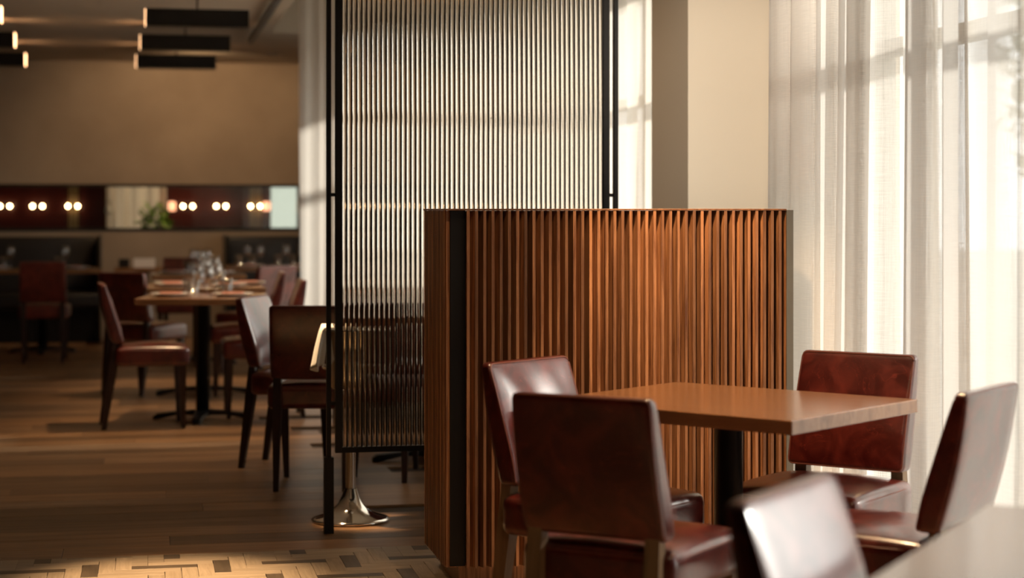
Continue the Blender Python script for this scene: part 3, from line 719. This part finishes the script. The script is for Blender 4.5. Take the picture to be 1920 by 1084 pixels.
# ------------------------------------------------------------------ beyond the strip opening: added annex standing in for a mirror's reflections
fr = boxes((OA0, OA1, BB-0.012, BB+0.15, OZ0, OZ0+0.028), (OA0, OA1, BB-0.012, BB+0.15, OZ1-0.028, OZ1), (OA0, OA0+0.012, BB-0.012, BB+0.15, OZ0, OZ1), (OA1-0.012, OA1, BB-0.012, BB+0.15, OZ0, OZ1))
wn = struct('window_3', fr, M['black'])  # strip taken for a mirror, built as a glazed opening
obj('pane', boxes((OA0+0.012, OA1-0.012, BB+0.06, BB+0.066, OZ0+0.012, OZ1-0.012)), M['pane'], wn)
B2 = 20.75
def A_at(px, b):
    t = (px-960)/FPX; return b*(SU+CU*t)/(CU-SU*t)
def x2(px): return A_at(px, B2)
wl, wr = x2(205), x2(300); dl, dr = x2(508), x2(575)
for nm, bb in (('wall_annex_back', ((-3.4, wl, B2, B2+0.1, 0, 2.4), (wr, dl, B2, B2+0.1, 0, 2.4), (dr, 3.0, B2, B2+0.1, 0, 2.4), (wl, wr, B2, B2+0.1, 0, 0.6), (dl, dr, B2, B2+0.1, 0, 0.6), (wl, wr, B2, B2+0.1, 2.0, 2.4), (dl, dr, B2, B2+0.1, 2.0, 2.4))),
               ('wall_annex_left', ((-3.5, -3.4, BB+0.15, B2+0.1, 0, 2.4),)), ('wall_annex_right', ((3.0, 3.1, BB+0.15, B2+0.1, 0, 2.4),)),
               ('ceiling_annex', ((-3.5, 3.1, BB+0.15, B2+0.1, 2.4, 2.5),)), ('floor_annex', ((-3.5, 3.1, BB+0.15, B2+0.1, -0.1, 0),))):
    struct(nm, boxes(*bb), M['red'])
w4 = struct('window_4', boxes((wl, wr, B2+0.02, B2+0.08, 0.6, 0.64), (wl, wr, B2+0.02, B2+0.08, 1.96, 2.0)), M['black']); obj('pane', boxes((wl, wr, B2+0.05, B2+0.055, 0.64, 1.96)), M['smoked'], w4)  # window added to backlight the drape, its pane tinted to dim it
w5 = struct('window_5', boxes((dl, dr, B2+0.02, B2+0.08, 0.6, 0.64), (dl, dr, B2+0.02, B2+0.08, 1.96, 2.0)), M['black']); obj('pane', boxes((dl, dr, B2+0.05, B2+0.055, 0.64, 1.96)), M['frost'], w5)
curtain('drape', 'pale drape glimpsed through the black-framed strip beside the green plant', [(wl-0.05, B2-0.12), (wr+0.05, B2-0.12)], 0.05, 2.3, 0.12, 0.03, M['sheerfar'], 21, dens=8)
for k, px in enumerate((10, 71, 137, 352, 414, 478)):
    a = x2(px); t = empty('wall_lamp', ('leftmost of the twin wall lamps in the black-framed strip', 'second twin wall lamp from the left in the strip', 'third twin wall lamp from the left in the strip', 'fourth twin wall lamp from the left in the strip', 'fifth twin wall lamp from the left in the strip', 'last twin wall lamp of the strip, beside the bronze panel')[k], 'lamp', RW(a, B2-0.001, 1.325), TH, 'twin wall lamps')
    obj('bracket', boxes((-0.06, 0.06, -0.05, 0, -0.012, 0.012)), M['bronze'], t)
    for s in (-1, 1): obj('bulb', lathe([(0, -0.022), (0.014, -0.014), (0.019, 0.0), (0.014, 0.014), (0, 0.022)], 12), M['bulb'], t, (s*0.052, -0.075, 0), smooth=True)
for px, lb in ((322, 'pink shaded lamp at the left of the right-hand red panel'), (499, 'pink shaded lamp beside the pale pane')):
    t = empty('shaded_lamp', lb, 'lamp', RW(x2(px), B2-0.001, 1.325), TH)
    obj('shade', lathe([(0.035, -0.05), (0.04, -0.04), (0.04, 0.04), (0.035, 0.05)], 16), M['shade'], t, (0, -0.08, 0), smooth=True); obj('bracket', boxes((-0.008, 0.008, -0.08, 0, -0.008, 0.008)), M['bronze'], t)
for p0, p1, lb in ((129, 148, 'narrow bronze reeded panel left of the drape'), (468, 491, 'bronze reeded panel beside the pale pane')):
    t = empty('bronze_screen', lb, 'screen', RW(x2(p0), B2-0.004), TH); W = x2(p1)-x2(p0); n = int(W/0.022)
    obj('backing', boxes((0, W, -0.006, 0, 0, 2.3)), M['black'], t)
    f0 = obj('reed', boxes((0.002, W/n*0.55, -0.02, -0.006, 0, 2.3)), plain('brass', (0.42, 0.31, 0.16), 0.4, 0.6), t)
    for i in range(1, n): obj('reed', f0.data, None, t, (i*W/n, 0, 0))
pt = empty('potted_plant', 'green bushy plant in the black-framed strip', 'plant', RW(x2(291), B2-0.45), 0)
obj('pot', lathe([(0, 0), (0.14, 0), (0.17, 0.5), (0.15, 0.5), (0.14, 0.45), (0, 0.45)], 20), M['black'], pt, smooth=True)
def leaves(n, rx, ry, rz, cz, size, rnd):
    bm = bmesh.new()
    for _ in range(n):
        while True:
            p = Vector((rnd.uniform(-1, 1), rnd.uniform(-1, 1), rnd.uniform(-1, 1)))
            if 0.25 < p.length < 1: break
        c = Vector((p.x*rx, p.y*ry, cz+p.z*rz)); R = Matrix.Rotation(rnd.uniform(0, 6.28), 3, 'Z') @ Matrix.Rotation(rnd.uniform(-1, 1), 3, 'X'); s = size*rnd.uniform(0.6, 1.3)
        q = [c+R @ Vector(v)*s for v in ((0, 0, 0), (0.28, 0.4, 0.06), (0, 1, -0.05), (-0.28, 0.4, 0.06))]
        bm.faces.new([bm.verts.new(v) for v in q])
    return bm
fl = obj('foliage', leaves(420, 0.20, 0.20, 0.42, 0.98, 0.10, random.Random(4)), M['leaf'], pt); fl['kind'] = 'stuff'
ez = empty('easel', 'pale splayed stand in front of the drape, in the black-framed strip', 'stand', RW(x2(208), B2-0.5), TH)
bm = bmesh.new(); taper(bm, (-0.03, 0, 0), (-0.02, 0, 1.45), (0.012, 0.012), (0.010, 0.010)); obj('leg', bm, M['white'], ez)
bm = bmesh.new(); taper(bm, (0.20, 0, 0), (0.0, 0, 1.40), (0.015, 0.012), (0.012, 0.010)); obj('leg', bm, M['white'], ez)
obj('head', lathe([(0, -0.05), (0.03, -0.03), (0.035, 0), (0.02, 0.05), (0, 0.06)], 14), M['white'], ez, (-0.02, 0, 1.28), smooth=True)

# ------------------------------------------------------------------ trees outside the windows
def tree(label, a, b, h, r, seed):
    t = empty('tree', label, 'tree', RW(a, b, -0.14)); rnd = random.Random(seed)
    bm = bmesh.new(); tube(bm, [(0, 0, 0), (0.03, 0.02, h*0.3), (0, 0.05, h*0.6), (0.05, 0, h*0.85)], 0.09, 8); obj('trunk', bm, M['bark'], t)
    f = obj('foliage', leaves(1500, r, r, h*0.38, h*0.62, 0.28, rnd), M['outleaf'], t); f['kind'] = 'stuff'
tree('blurred tree outside, beyond the bright gap at the right', 9.6, 17.2, 5.2, 1.15, 1)

# ------------------------------------------------------------------ labels of look-alikes: told apart by their place from left to right
from collections import defaultdict
bpy.context.view_layer.update()
same = defaultdict(list)
for o in C.objects:
    if o.parent is None and 'label' in o: same[o['label']].append(o)
ORD = ['leftmost', 'second', 'third', 'fourth', 'fifth', 'sixth', 'seventh', 'eighth']
for lb, os_ in same.items():
    if len(os_) < 2: continue
    os_.sort(key=lambda o: o.location.x/o.location.y)
    for i, o in enumerate(os_):
        o['label'] = ('leftmost ' if i == 0 else 'rightmost ' if i == len(os_)-1 else ORD[i]+' from left ')+lb
